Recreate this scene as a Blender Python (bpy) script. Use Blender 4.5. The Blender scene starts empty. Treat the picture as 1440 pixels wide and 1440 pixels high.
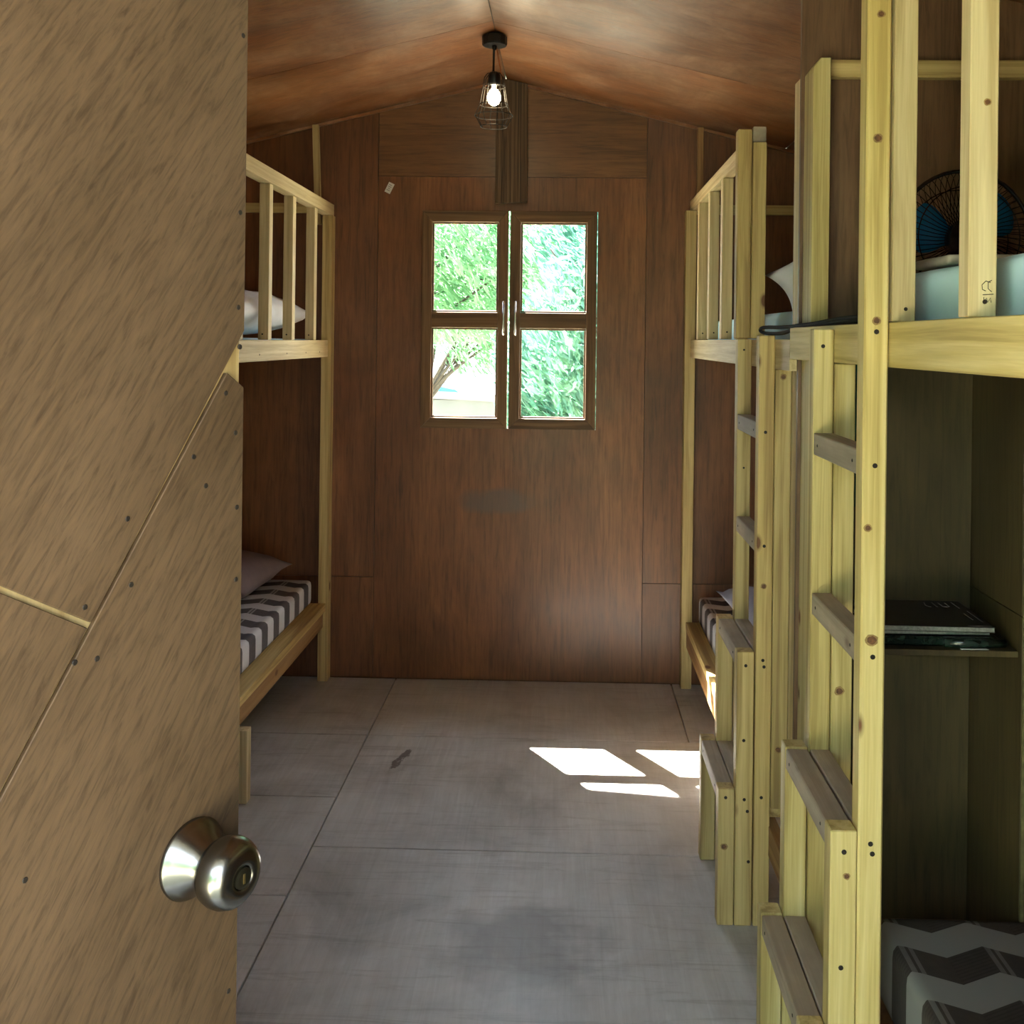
import bpy, bmesh, math, random
from mathutils import Vector, Matrix, noise
random.seed(7)
S = bpy.context.scene
COL = S.collection

# ------------------------------------------------------------------ camera, world, sun, exposure
YAW, ROLL = math.atan(40 / 1442), 0.0118
cam_data = bpy.data.cameras.new('camera')
cam_data.sensor_width = 36.0
cam_data.lens = 1442 / 1440 * 36.0
cam_data.shift_x = (720 - 755) / 1440
cam_data.shift_y = (478.5 - 720) / 1440
cam_data.clip_start = 0.01
cam = bpy.data.objects.new('camera', cam_data)
COL.objects.link(cam)
fw = Vector((-math.sin(YAW), math.cos(YAW), 0))
r0 = Vector((math.cos(YAW), math.sin(YAW), 0))
u0 = Vector((0, 0, 1))
rr = r0 * math.cos(ROLL) + u0 * math.sin(ROLL)
uu = -r0 * math.sin(ROLL) + u0 * math.cos(ROLL)
m = Matrix((rr, uu, -fw)).transposed().to_4x4()
m.translation = Vector((0, 0, 1.45))
cam.matrix_world = m
S.camera = cam

world = bpy.data.worlds.new('sky')
S.world = world
world.use_nodes = True
bg = world.node_tree.nodes['Background']
bg.inputs[0].default_value = (0.74, 0.87, 1.0, 1)
bg.inputs[1].default_value = 1.3

SUN_DIR = Vector((0.396, -0.629, -1.0)).normalized()
sun_data = bpy.data.lights.new('sun', 'SUN')
sun_data.energy = 26.0
sun_data.angle = math.radians(0.55)
sun_data.color = (1.0, 0.95, 0.86)
sun = bpy.data.objects.new('sun', sun_data)
COL.objects.link(sun)
sun.rotation_euler = SUN_DIR.to_track_quat('-Z', 'Y').to_euler()

S.view_settings.view_transform = 'Standard'
S.view_settings.look = 'None'
S.view_settings.gamma = 1
S.view_settings.use_curve_mapping = False
S.view_settings.exposure = 3.1
S.cycles.diffuse_bounces = 6
S.cycles.max_bounces = 12
S.cycles.transparent_max_bounces = 16

# ------------------------------------------------------------------ helpers
WLOC = {}          # world location of empties and parts


def tag(o, label=None, cat=None, group=None, kind=None):
    if label: o['label'] = label
    if cat: o['category'] = cat
    if group: o['group'] = group
    if kind: o['kind'] = kind
    return o


def empty(name, loc, parent=None):
    o = bpy.data.objects.new(name, None)
    o.empty_display_size = 0.05
    COL.objects.link(o)
    loc = Vector(loc)
    o.location = loc - WLOC.get(parent.name, Vector()) if parent else loc
    if parent: o.parent = parent
    WLOC[o.name] = loc
    return o


def link(name, bm, mat, parent=None, origin=None, smooth=False):
    """bm holds world coordinates; the object gets its origin at the middle of its box"""
    vs = [v.co for v in bm.verts]
    if origin is None:
        lo = Vector((min(v.x for v in vs), min(v.y for v in vs), min(v.z for v in vs)))
        hi = Vector((max(v.x for v in vs), max(v.y for v in vs), max(v.z for v in vs)))
        origin = (lo + hi) / 2
    origin = Vector(origin)
    bmesh.ops.translate(bm, verts=bm.verts, vec=-origin)
    me = bpy.data.meshes.new(name)
    bm.to_mesh(me)
    bm.free()
    if smooth:
        me.polygons.foreach_set('use_smooth', [True] * len(me.polygons))
    me.materials.append(mat)
    o = bpy.data.objects.new(name, me)
    COL.objects.link(o)
    if parent:
        o.parent = parent
        o.location = origin - WLOC.get(parent.name, Vector())
    else:
        o.location = origin
    WLOC[o.name] = origin
    return o


def box_bm(x0, x1, y0, y1, z0, z1, bev=0.0, seg=1, bm=None):
    own = bm is None
    if own: bm = bmesh.new()
    r = bmesh.ops.create_cube(bm, size=1)
    vs = r['verts']
    for v in vs:
        v.co = Vector(((x0 + x1) / 2 + v.co.x * (x1 - x0), (y0 + y1) / 2 + v.co.y * (y1 - y0), (z0 + z1) / 2 + v.co.z * (z1 - z0)))
    if bev:
        es = set()
        for v in vs:
            es.update(v.link_edges)
        bmesh.ops.bevel(bm, geom=list(es), offset=bev, segments=seg, affect='EDGES', profile=0.6)
    return bm


def axis_of(dx, dy, dz):
    d = (dx, dy, dz)
    return 'xyz'[d.index(max(d))]


def board(name, x0, x1, y0, y1, z0, z1, fam, parent, bev=0.0015, axis=None, seg=1):
    ax = axis or axis_of(x1 - x0, y1 - y0, z1 - z0)
    return link(name, box_bm(x0, x1, y0, y1, z0, z1, bev, seg), fam[ax] if isinstance(fam, dict) else fam, parent)


def prism_bm(pts, O, U, V, N, t0, t1, bm=None, bev=0):
    """polygon in the plane O + a U + b V, pushed from t0 to t1 along N"""
    if bm is None: bm = bmesh.new()
    O, U, V, N = Vector(O), Vector(U), Vector(V), Vector(N)
    a = [bm.verts.new(O + U * p[0] + V * p[1] + N * t0) for p in pts]
    b = [bm.verts.new(O + U * p[0] + V * p[1] + N * t1) for p in pts]
    n = len(pts)
    bm.faces.new(a[::-1])
    bm.faces.new(b)
    for i in range(n):
        bm.faces.new((a[i], a[(i + 1) % n], b[(i + 1) % n], b[i]))
    bmesh.ops.recalc_face_normals(bm, faces=bm.faces)
    if bev:
        bmesh.ops.bevel(bm, geom=list(bm.edges), offset=bev, segments=1, affect='EDGES')
    return bm


def tube_bm(pts, rad, sides=6, bm=None, closed=False, caps=True):
    if bm is None: bm = bmesh.new()
    pts = [Vector(p) for p in pts]
    n = len(pts)
    rads = rad if isinstance(rad, (list, tuple)) else [rad] * n
    rings = []
    prev = None
    for i, p in enumerate(pts):
        if closed:
            t = (pts[(i + 1) % n] - pts[i - 1]).normalized()
        else:
            t = (pts[min(i + 1, n - 1)] - pts[max(i - 1, 0)]).normalized()
        if prev is None:
            ref = Vector((0, 0, 1)) if abs(t.z) < 0.9 else Vector((1, 0, 0))
            a = t.cross(ref).normalized()
        else:
            a = (prev - t * prev.dot(t)).normalized()
        prev = a
        b = t.cross(a)
        rings.append([bm.verts.new(p + (a * math.cos(k * 2 * math.pi / sides) + b * math.sin(k * 2 * math.pi / sides)) * rads[i]) for k in range(sides)])
    for i in range(n if closed else n - 1):
        A, B = rings[i], rings[(i + 1) % n]
        for k in range(sides):
            bm.faces.new((A[k], A[(k + 1) % sides], B[(k + 1) % sides], B[k]))
    if caps and not closed:
        bm.faces.new(rings[0][::-1])
        bm.faces.new(rings[-1])
    bmesh.ops.recalc_face_normals(bm, faces=bm.faces)
    return bm


def lathe_bm(profile, O, A, seg=32, bm=None):
    """profile (radius, height along A); closes on the axis where radius is 0"""
    if bm is None: bm = bmesh.new()
    O, A = Vector(O), Vector(A).normalized()
    ref = Vector((0, 0, 1)) if abs(A.z) < 0.9 else Vector((1, 0, 0))
    P = A.cross(ref).normalized()
    Q = A.cross(P)
    rings = []
    for r, h in profile:
        if r < 1e-6:
            rings.append([bm.verts.new(O + A * h)])
        else:
            rings.append([bm.verts.new(O + A * h + (P * math.cos(k * 2 * math.pi / seg) + Q * math.sin(k * 2 * math.pi / seg)) * r) for k in range(seg)])
    for a, b in zip(rings, rings[1:]):
        for k in range(seg):
            k2 = (k + 1) % seg
            if len(a) == 1 and len(b) > 1: bm.faces.new((a[0], b[k2], b[k]))
            elif len(b) == 1 and len(a) > 1: bm.faces.new((a[k], a[k2], b[0]))
            elif len(a) > 1: bm.faces.new((a[k], a[k2], b[k2], b[k]))
    bmesh.ops.recalc_face_normals(bm, faces=bm.faces)
    return bm


def ring_pts(c, A, r, n=24, flat=None):
    A = Vector(A).normalized()
    ref = Vector((0, 0, 1)) if abs(A.z) < 0.9 else Vector((1, 0, 0))
    P = A.cross(ref).normalized()
    Q = A.cross(P)
    return [Vector(c) + (P * math.cos(k * 2 * math.pi / n) + Q * math.sin(k * 2 * math.pi / n)) * r for k in range(n)]


# ------------------------------------------------------------------ materials
class NT:
    def __init__(self, name):
        self.m = bpy.data.materials.new(name)
        self.m.use_nodes = True
        self.t = self.m.node_tree
        self.p = self.t.nodes['Principled BSDF']
        self.out = self.t.nodes['Material Output']

    def n(self, typ, **kw):
        x = self.t.nodes.new(typ)
        for k, v in kw.items(): setattr(x, k, v)
        return x

    def l(self, a, b): self.t.links.new(a, b)

    def val(self, sock, v):
        if hasattr(v, 'is_output') or hasattr(v, 'links'): self.l(v, sock)
        else: sock.default_value = v

    def math(self, op, a, b=0.0, c=None):
        x = self.n('ShaderNodeMath', operation=op)
        self.val(x.inputs[0], a)
        self.val(x.inputs[1], b)
        if c is not None: self.val(x.inputs[2], c)
        return x.outputs[0]

    def ramp(self, fac, stops):
        x = self.n('ShaderNodeValToRGB')
        e = x.color_ramp.elements
        while len(e) < len(stops): e.new(0.5)
        for el, (pos, c) in zip(e, stops):
            el.position = pos
            el.color = (c, c, c, 1) if isinstance(c, (int, float)) else (*c, 1)
        self.l(fac, x.inputs[0])
        return x.outputs[0]

    def mix(self, fac, a, b, blend='MIX'):
        x = self.n('ShaderNodeMix', data_type='RGBA', blend_type=blend)
        self.val(x.inputs[0], fac)
        for s, v in ((x.inputs[6], a), (x.inputs[7], b)):
            if isinstance(v, tuple): s.default_value = (*v, 1)
            else: self.l(v, s)
        return x.outputs[2]

    def noise(self, vec, scale, detail=3, rough=0.55, dist=0.0):
        x = self.n('ShaderNodeTexNoise')
        self.l(vec, x.inputs['Vector'])
        x.inputs['Scale'].default_value = scale
        x.inputs['Detail'].default_value = detail
        x.inputs['Roughness'].default_value = rough
        x.inputs['Distortion'].default_value = dist
        return x.outputs[0]

    def map(self, vec, scale=(1, 1, 1), rot=(0, 0, 0), loc=(0, 0, 0)):
        x = self.n('ShaderNodeMapping')
        self.l(vec, x.inputs[0])
        x.inputs[1].default_value = loc
        x.inputs[2].default_value = rot
        x.inputs[3].default_value = scale
        return x.outputs[0]

    def coords(self, which='Object', shift=True):
        tc = self.n('ShaderNodeTexCoord').outputs[which]
        if not shift: return tc
        oi = self.n('ShaderNodeObjectInfo').outputs['Random']
        v = self.n('ShaderNodeVectorMath', operation='SCALE')
        v.inputs[0].default_value = (7.3, 3.1, 5.7)
        self.l(oi, v.inputs['Scale'])
        a = self.n('ShaderNodeVectorMath', operation='ADD')
        self.l(tc, a.inputs[0])
        self.l(v.outputs[0], a.inputs[1])
        self.rand = oi
        return a.outputs[0]

    def bump(self, h, strength, dist=0.01):
        b = self.n('ShaderNodeBump')
        b.inputs['Strength'].default_value = strength
        b.inputs['Distance'].default_value = dist
        self.l(h, b.inputs['Height'])
        self.l(b.outputs[0], self.p.inputs['Normal'])


def sc(axis, along, across):
    return tuple(along if a == axis else across for a in 'xyz')


def pine(name, axis, lo, mid, hi, rough=0.6, knots=True, dirt=None, across=42):
    T = NT(name + '_' + axis)
    v = T.coords()
    warp = T.noise(T.map(v, sc(axis, 1.2, 5)), 1.0, 2)
    add = T.n('ShaderNodeVectorMath', operation='SCALE')
    cb = T.n('ShaderNodeCombineXYZ')
    for i in range(3): T.l(warp, cb.inputs[i])
    T.l(cb.outputs[0], add.inputs[0])
    add.inputs['Scale'].default_value = 0.035
    vv = T.n('ShaderNodeVectorMath', operation='ADD')
    T.l(v, vv.inputs[0])
    T.l(add.outputs[0], vv.inputs[1])
    v2 = vv.outputs[0]
    g = T.noise(T.map(v2, sc(axis, 0.9, across)), 1.0, 4, 0.6, 0.4)
    fine = T.noise(T.map(v, sc(axis, 10, 300)), 1.0, 3, 0.6)
    col = T.ramp(g, [(0.37, lo), (0.48, mid), (0.62, hi)])
    col = T.mix(0.5, col, T.ramp(fine, [(0.3, (0.75, 0.72, 0.68)), (0.7, (1.0, 1.0, 1.0))]), 'MULTIPLY')
    # tone of the single board
    tone = T.ramp(T.rand, [(0.0, (0.86, 0.85, 0.82)), (0.5, (1.0, 0.98, 0.95)), (1.0, (1.08, 1.03, 0.94))])
    col = T.mix(1.0, col, tone, 'MULTIPLY')
    if knots:
        vo = T.n('ShaderNodeTexVoronoi')
        vo.inputs['Scale'].default_value = 7.5
        T.l(T.map(v, sc(axis, 0.55, 1.0)), vo.inputs['Vector'])
        k = T.ramp(vo.outputs['Distance'], [(0.06, 1.0), (0.08, 0.45), (0.11, 0.0)])
        col = T.mix(k, col, (0.16, 0.065, 0.022))
    if dirt:
        d = T.noise(T.map(v, sc(axis, 4, 9)), 1.0, 4, 0.65)
        col = T.mix(T.ramp(d, [(0.3, 0.15), (0.65, 0.85)]), col, dirt)
    T.l(col, T.p.inputs['Base Color'])
    T.p.inputs['Roughness'].default_value = rough
    T.bump(g, 0.18, 0.004)
    return T.m


def pine_set(name, *a, **k):
    return {ax: pine(name, ax, *a, **k) for ax in 'xyz'}


PINE = pine_set('pine', (0.36, 0.245, 0.09), (0.53, 0.40, 0.155), (0.64, 0.505, 0.225))
FRESH = pine_set('fresh_pine', (0.43, 0.33, 0.11), (0.60, 0.49, 0.19), (0.70, 0.60, 0.28))
PALE = pine_set('pale_pine', (0.54, 0.42, 0.21), (0.66, 0.54, 0.29), (0.76, 0.65, 0.38), knots=False)
BROWNPINE = pine_set('brown_pine', (0.26, 0.13, 0.045), (0.36, 0.20, 0.075), (0.45, 0.27, 0.11))
WORN = pine_set('worn_pine', (0.42, 0.34, 0.22), (0.54, 0.45, 0.31), (0.62, 0.53, 0.39), rough=0.7, dirt=(0.28, 0.23, 0.175))
OLDBOARD = pine_set('weathered_board', (0.05, 0.03, 0.016), (0.11, 0.065, 0.032), (0.19, 0.13, 0.07), rough=0.75, knots=False, across=130)


def ply(name, lo, mid, hi, axis='z', streaks=(5, 75), rough=0.42, coat=0.15, coords='Object', rot=0.0, gain=1.0, extra=None, figure=2.2, spec=0.5):
    T = NT(name)
    if coords == 'UV':
        v = T.map(T.coords('UV', shift=False), rot=(0, 0, rot))
        axis = 'x'
    else:
        v = T.coords()
    big = T.noise(T.map(v, sc(axis, 0.7, figure)), 1.3, 5, 0.6, 1.2)
    streak = T.noise(T.map(v, sc(axis, *streaks)), 1.0, 5, 0.66, 0.6)
    cloud = T.noise(v, 2.3, 4, 0.6)
    col = T.ramp(big, [(0.28, lo), (0.5, mid), (0.74, hi)])
    col = T.mix(0.7 * gain, col, T.ramp(streak, [(0.30, (0.36, 0.32, 0.28)), (0.5, (0.95, 0.95, 0.95)), (0.72, (1.3, 1.27, 1.2))]), 'MULTIPLY')
    col = T.mix(0.5, col, T.ramp(cloud, [(0.3, (0.55, 0.53, 0.5)), (0.7, (1.3, 1.28, 1.25))]), 'MULTIPLY')
    if coords != 'UV':
        col = T.mix(1.0, col, T.ramp(T.rand, [(0.0, (0.9, 0.88, 0.86)), (1.0, (1.08, 1.06, 1.04))]), 'MULTIPLY')
    if extra: col = extra(T, col)
    T.l(col, T.p.inputs['Base Color'])
    rv = T.ramp(cloud, [(0.3, max(rough - 0.08, 0)), (0.7, rough + 0.1)])
    T.l(rv, T.p.inputs['Roughness'])
    T.p.inputs['Coat Weight'].default_value = coat
    T.p.inputs['Coat Roughness'].default_value = 0.42
    T.p.inputs['Specular IOR Level'].default_value = spec
    T.bump(streak, 0.12, 0.003)
    return T.m


def stain(T, col):
    """a grey smear rubbed onto the panel under the window, with a blurred tail"""
    g = T.n('ShaderNodeNewGeometry').outputs['Position']
    wob = T.noise(g, 9, 3)
    sx = T.n('ShaderNodeSeparateXYZ')
    T.l(g, sx.inputs[0])
    x = T.math('DIVIDE', T.math('ADD', sx.outputs[0], 0.285), 0.165)
    z = T.math('DIVIDE', T.math('SUBTRACT', sx.outputs[2], 0.765), 0.062)
    d = T.math('ADD', T.math('POWER', T.math('ABSOLUTE', x), 2.6), T.math('POWER', T.math('ABSOLUTE', z), 2.6))
    d = T.math('ADD', d, T.math('MULTIPLY', T.math('SUBTRACT', wob, 0.5), 1.6))
    k = T.ramp(d, [(0.2, 0.75), (1.1, 0.0)])
    return T.mix(k, col, (0.105, 0.066, 0.048))


PLY_BACK = ply('wall_ply_upright', (0.135, 0.051, 0.016), (0.20, 0.078, 0.026), (0.27, 0.112, 0.040))
PLY_BACK_STAIN = ply('wall_ply_stained', (0.165, 0.061, 0.019), (0.245, 0.094, 0.031), (0.325, 0.135, 0.047), extra=stain)
PLY_BACK_H = ply('wall_ply_flat', (0.115, 0.048, 0.014), (0.165, 0.072, 0.022), (0.215, 0.099, 0.034), axis='x')
PLY_SIDE = ply('side_ply', (0.095, 0.045, 0.018), (0.14, 0.068, 0.028), (0.19, 0.098, 0.042))
def rubbed(T, col):
    g = T.n('ShaderNodeNewGeometry').outputs['Position']
    a = T.noise(T.map(g, (1.0, 1.6, 1.0)), 3.2, 6, 0.68, 0.9)
    b = T.noise(T.map(g, (14, 5, 5)), 1.0, 4, 0.7, 0.5)
    k = T.math('MULTIPLY', T.ramp(a, [(0.42, 0.0), (0.66, 1.0)]), T.ramp(b, [(0.3, 0.25), (0.65, 1.0)]))
    return T.mix(T.math('MULTIPLY', k, 0.7), col, (0.44, 0.26, 0.14))


PLY_CEIL = ply('ceiling_ply', (0.13, 0.040, 0.007), (0.23, 0.078, 0.015), (0.34, 0.135, 0.032), axis='x', rough=0.44, coat=0.45, extra=rubbed)
PLY_PART = ply('partition_ply', (0.125, 0.066, 0.032), (0.18, 0.100, 0.050), (0.24, 0.142, 0.075), rough=0.5)
PLY_BOX = ply('shelf_ply', (0.042, 0.031, 0.010), (0.062, 0.046, 0.016), (0.085, 0.064, 0.024), rough=0.6)  # colour lowered to stand in for the shade inside the shelf
PLY_DOOR = ply('door_ply', (0.069, 0.042, 0.0215), (0.088, 0.0535, 0.0285), (0.108, 0.067, 0.0375), coords='UV', rot=math.radians(-56), streaks=(26, 210), rough=0.6, coat=0.0, gain=1.0, figure=3.0, spec=0.3)
PLY_EDGE = ply('ply_edge', (0.36, 0.25, 0.12), (0.45, 0.33, 0.17), (0.52, 0.40, 0.22), rough=0.7, coat=0)


def floor_mat():
    T = NT('floor_ply')
    v = T.coords()
    gpos = T.n('ShaderNodeNewGeometry').outputs['Position']
    streak = T.noise(T.map(v, (38, 2.2, 4)), 1.0, 6, 0.72, 1.2)
    cross = T.noise(T.map(v, (2.2, 26, 4)), 1.0, 6, 0.75, 1.6)
    cloud = T.noise(gpos, 2.6, 5, 0.62, 0.6)
    worn = T.noise(gpos, 0.9, 3, 0.5)
    col = T.ramp(cloud, [(0.28, (0.34, 0.325, 0.295)), (0.5, (0.53, 0.525, 0.505)), (0.72, (0.67, 0.67, 0.655))])
    col = T.mix(0.5, col, T.ramp(streak, [(0.3, (0.68, 0.66, 0.63)), (0.65, (1.06, 1.06, 1.05))]), 'MULTIPLY')
    col = T.mix(0.5, col, T.ramp(cross, [(0.33, (0.5, 0.47, 0.43)), (0.47, (1.0, 1.0, 1.0))]), 'MULTIPLY')
    col = T.mix(T.ramp(worn, [(0.42, 0.0), (0.62, 0.3)]), col, (0.62, 0.615, 0.60))
    # old water mark and dark rub near the door
    sx = T.n('ShaderNodeSeparateXYZ')
    T.l(gpos, sx.inputs[0])
    wob = T.noise(gpos, 7, 4)
    wob2 = T.noise(T.map(gpos, (1, 0.5, 1)), 38, 4, 0.7)
    a = T.math('DIVIDE', T.math('ADD', sx.outputs[0], 0.08), 0.22)
    b = T.math('DIVIDE', T.math('SUBTRACT', sx.outputs[1], 2.46), 0.20)
    d = T.math('ADD', T.math('MULTIPLY', a, a), T.math('MULTIPLY', b, b))
    d = T.math('ADD', d, T.math('MULTIPLY', T.math('SUBTRACT', wob, 0.5), 2.2))
    col = T.mix(T.ramp(d, [(0.15, 0.6), (1.0, 0.0)]), col, (0.17, 0.155, 0.14))
    a = T.math('DIVIDE', T.math('ADD', T.math('ADD', sx.outputs[0], 0.55), T.math('MULTIPLY', T.math('SUBTRACT', sx.outputs[1], 3.52), -0.25)), 0.018)
    b = T.math('DIVIDE', T.math('SUBTRACT', sx.outputs[1], 3.52), 0.10)
    d = T.math('ADD', T.math('MULTIPLY', a, a), T.math('MULTIPLY', b, b))
    d = T.math('ADD', d, T.math('MULTIPLY', T.math('SUBTRACT', wob2, 0.5), 5.0))
    col = T.mix(T.ramp(d, [(0.4, 0.8), (1.0, 0.0)]), col, (0.05, 0.025, 0.018))
    T.l(col, T.p.inputs['Base Color'])
    T.l(T.ramp(cloud, [(0.3, 0.38), (0.7, 0.55)]), T.p.inputs['Roughness'])
    T.bump(cross, 0.08, 0.003)
    return T.m


FLOOR = floor_mat()


def plain(name, col, rough=0.5, metal=0.0, var=0.0, vscale=20, **kw):
    T = NT(name)
    if var:
        n = T.noise(T.coords(), vscale, 4, 0.6)
        c = T.mix(T.ramp(n, [(0.3, 0.0), (0.7, 1.0)]), tuple(x * (1 - var) for x in col), tuple(min(x * (1 + var), 1) for x in col))
        T.l(c, T.p.inputs['Base Color'])
    else:
        T.p.inputs['Base Color'].default_value = (*col, 1)
    T.p.inputs['Roughness'].default_value = rough
    T.p.inputs['Metallic'].default_value = metal
    for k, v in kw.items(): T.p.inputs[k].default_value = v
    return T.m


BLACK = plain('black_metal', (0.012, 0.012, 0.013), 0.4, 0.3)
CAGE = plain('cage_wire', (0.035, 0.03, 0.025), 0.35, 0.6)
RUBBER = plain('black_rubber', (0.004, 0.004, 0.004), 0.7, **{'Specular IOR Level': 0.15})
NAIL = plain('nail_head', (0.02, 0.014, 0.01), 0.6, 0.3)
STEEL = plain('brushed_steel', (0.20, 0.195, 0.185), 0.24, 1.0)
DARKSTEEL = plain('keyway', (0.05, 0.045, 0.03), 0.4, 0.9)
BRASS = plain('brass_key_slot', (0.55, 0.42, 0.18), 0.35, 1.0)
CHROME = plain('handle_chrome', (0.75, 0.74, 0.72), 0.25, 1.0)
PAPER = plain('paper', (0.75, 0.74, 0.70), 0.7)
INK = plain('grey_ink', (0.22, 0.22, 0.22), 0.7)
WHITEINK = plain('pale_ink', (0.32, 0.30, 0.29), 0.5)
MAGBLACK = plain('magazine_cover', (0.012, 0.010, 0.011), 0.3, 0, 0.5, 30)
MAGPAGES = plain('magazine_pages', (0.20, 0.21, 0.19), 0.7, 0, 0.35, 200)
FOLDER = plain('green_folder', (0.010, 0.020, 0.016), 0.22, 0, 0.6, 60)
GREENTAPE = plain('green_tape', (0.01, 0.085, 0.055), 0.18, 0, 0.6, 14)
PILLOW_W = plain('pillow_white', (0.72, 0.72, 0.74), 0.8, 0, 0.06, 14)
PILLOW_B = plain('pillow_brown', (0.17, 0.125, 0.12), 0.85, 0, 0.1, 14)
PILLOW_G = plain('pillow_grey', (0.30, 0.29, 0.34), 0.85, 0, 0.1, 14)
SHEET_BLUE = plain('sheet_pale_blue', (0.56, 0.84, 0.98), 0.85, 0, 0.05, 6)
FANBLACK = plain('fan_plastic', (0.006, 0.006, 0.007), 0.25)
FANBLUE = plain('fan_blade', (0.006, 0.13, 0.30), 0.12, 0, 0, 1, **{'Transmission Weight': 0.25})
ORANGECORD = plain('orange_flex', (0.42, 0.15, 0.05), 0.6)
ROOFTIN = plain('roof_sheet', (0.16, 0.16, 0.16), 0.6, 0, 0.2, 5)
CREAM = plain('pale_render', (0.11, 0.12, 0.125), 0.8, 0, 0.1, 3)
TARP = plain('blue_tarp', (0.02, 0.20, 0.55), 0.5)
BARK = plain('bark', (0.035, 0.03, 0.025), 0.9, 0, 0.4, 18)


def glass():
    T = NT('window_glass')
    tr = T.n('ShaderNodeBsdfTransparent')
    gl = T.n('ShaderNodeBsdfGlossy')
    gl.inputs['Roughness'].default_value = 0.02
    mx = T.n('ShaderNodeMixShader')
    mx.inputs[0].default_value = 0.07
    T.l(tr.outputs[0], mx.inputs[1])
    T.l(gl.outputs[0], mx.inputs[2])
    T.l(mx.outputs[0], T.out.inputs[0])
    return T.m


GLASS = glass()


def leaf_mat(name, c1, c2):
    T = NT(name)
    n = T.noise(T.n('ShaderNodeNewGeometry').outputs['Position'], 3.0, 3)
    col = T.mix(T.ramp(n, [(0.3, 0.0), (0.7, 1.0)]), c1, c2)
    T.l(col, T.p.inputs['Base Color'])
    T.p.inputs['Roughness'].default_value = 0.5
    tl = T.n('ShaderNodeBsdfTranslucent')
    T.l(col, tl.inputs[0])
    mx = T.n('ShaderNodeMixShader')
    mx.inputs[0].default_value = 0.45
    T.l(T.p.outputs[0], mx.inputs[1])
    T.l(tl.outputs[0], mx.inputs[2])
    T.l(mx.outputs[0], T.out.inputs[0])
    return T.m


LEAF_A = leaf_mat('leaf_fresh', (0.075, 0.21, 0.095), (0.16, 0.33, 0.17))
LEAF_B = leaf_mat('leaf_cool', (0.045, 0.16, 0.11), (0.11, 0.26, 0.19))
GRASS = plain('bare_ground', (0.325, 0.315, 0.23), 0.9, 0, 0.2, 2)


def sheet_mat(name, dark, light, line, P=0.145, Q=0.145, amp=0.036):
    T = NT(name)
    g = T.n('ShaderNodeNewGeometry').outputs['Position']
    s = T.n('ShaderNodeSeparateXYZ')
    T.l(g, s.inputs[0])
    fx = T.math('FRACT', T.math('ADD', T.math('DIVIDE', s.outputs[0], P), 40.0))
    tri = T.math('MULTIPLY', T.math('ABSOLUTE', T.math('SUBTRACT', fx, 0.5)), 2 * amp)
    fy = T.math('FRACT', T.math('ADD', T.math('DIVIDE', T.math('SUBTRACT', s.outputs[1], tri), Q), 40.0))
    band = T.math('GREATER_THAN', fy, 0.5)
    # pale twin line beside each peak, ribbed half of each zig
    l1 = T.math('LESS_THAN', T.math('ABSOLUTE', T.math('SUBTRACT', fx, 0.045)), 0.03)
    l2 = T.math('LESS_THAN', T.math('ABSOLUTE', T.math('SUBTRACT', fx, 0.135)), 0.025)
    ln = T.math('MAXIMUM', l1, l2)
    rib = T.math('MULTIPLY', T.math('GREATER_THAN', fx, 0.5), T.math('LESS_THAN', T.math('FRACT', T.math('MULTIPLY', fy, 18)), 0.4))
    nz = T.noise(g, 60, 3)
    dk = T.mix(T.math('MULTIPLY', rib, 0.45), dark, tuple(x * 0.45 for x in dark))
    dk = T.mix(T.math('MULTIPLY', ln, 0.75), dk, line)
    dk = T.mix(0.35, dk, T.ramp(nz, [(0.3, 0.6), (0.7, 1.2)]), 'MULTIPLY')
    col = T.mix(band, light, dk)
    T.l(col, T.p.inputs['Base Color'])
    T.p.inputs['Roughness'].default_value = 0.85
    return T.m


SHEET_SHADED = sheet_mat('dark_zigzag_sheet', (0.045, 0.038, 0.034), (0.24, 0.25, 0.24), (0.16, 0.155, 0.15))  # near-bed copy of the zigzag sheet, bunk shade put into its colours
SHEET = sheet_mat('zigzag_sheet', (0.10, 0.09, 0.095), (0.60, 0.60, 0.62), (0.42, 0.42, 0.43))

# ------------------------------------------------------------------ room shell
XL, XR, YB, YF = -1.83, 1.31, 4.36, 0.20
RX, RZ, SL = -0.264, 2.558, 0.243


def zc(x): return RZ - SL * abs(x - RX)


def structure(o):
    o['kind'] = 'structure'
    return o


# floor: joists slab, then the sheets of plywood with open joints
flo = structure(board('floor', XL, XR, 0.06, YB + 0.03, -0.10, -0.014, PLY_EDGE, None, 0))
g = 0.0022


def sheet(x0, x1, y0, y1):
    return board('floor_panel', x0 + g, x1 - g, y0 + g, y1 - g, -0.012, 0.0, FLOOR, flo, 0.0012)


JX, JY, JR = -0.705, 3.73, 0.465
sheet(XL, JX, JY, YB); sheet(JX, JR, JY, YB); sheet(JR, XR, JY, YB)
sheet(JX, 0.52, 2.905, JY); sheet(JX, 0.52, 1.55, 2.905); sheet(JX, 0.52, 0.08, 1.55)
sheet(0.52, XR, 2.905, JY); sheet(0.52, XR, 1.55, 2.905); sheet(0.52, XR, 0.08, 1.55)
sheet(XL, JX, 3.22, JY); sheet(XL, JX, 2.645, 3.22); sheet(XL, JX, 1.43, 2.645); sheet(XL, JX, 0.08, 1.43)

# back wall: studs frame behind, sheets of plywood in front
wb = structure(empty('wall_back', (RX, YB, 0)))
T_ = 0.015
gp = 0.0009


def wall_panel(pts, mat, name='plywood_panel', parent=wb):
    return link(name, prism_bm(pts, (0, YB, 0), (1, 0, 0), (0, 0, 1), (0, 1, 0), 0.0, T_, bev=0.0004), mat, parent)


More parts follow.
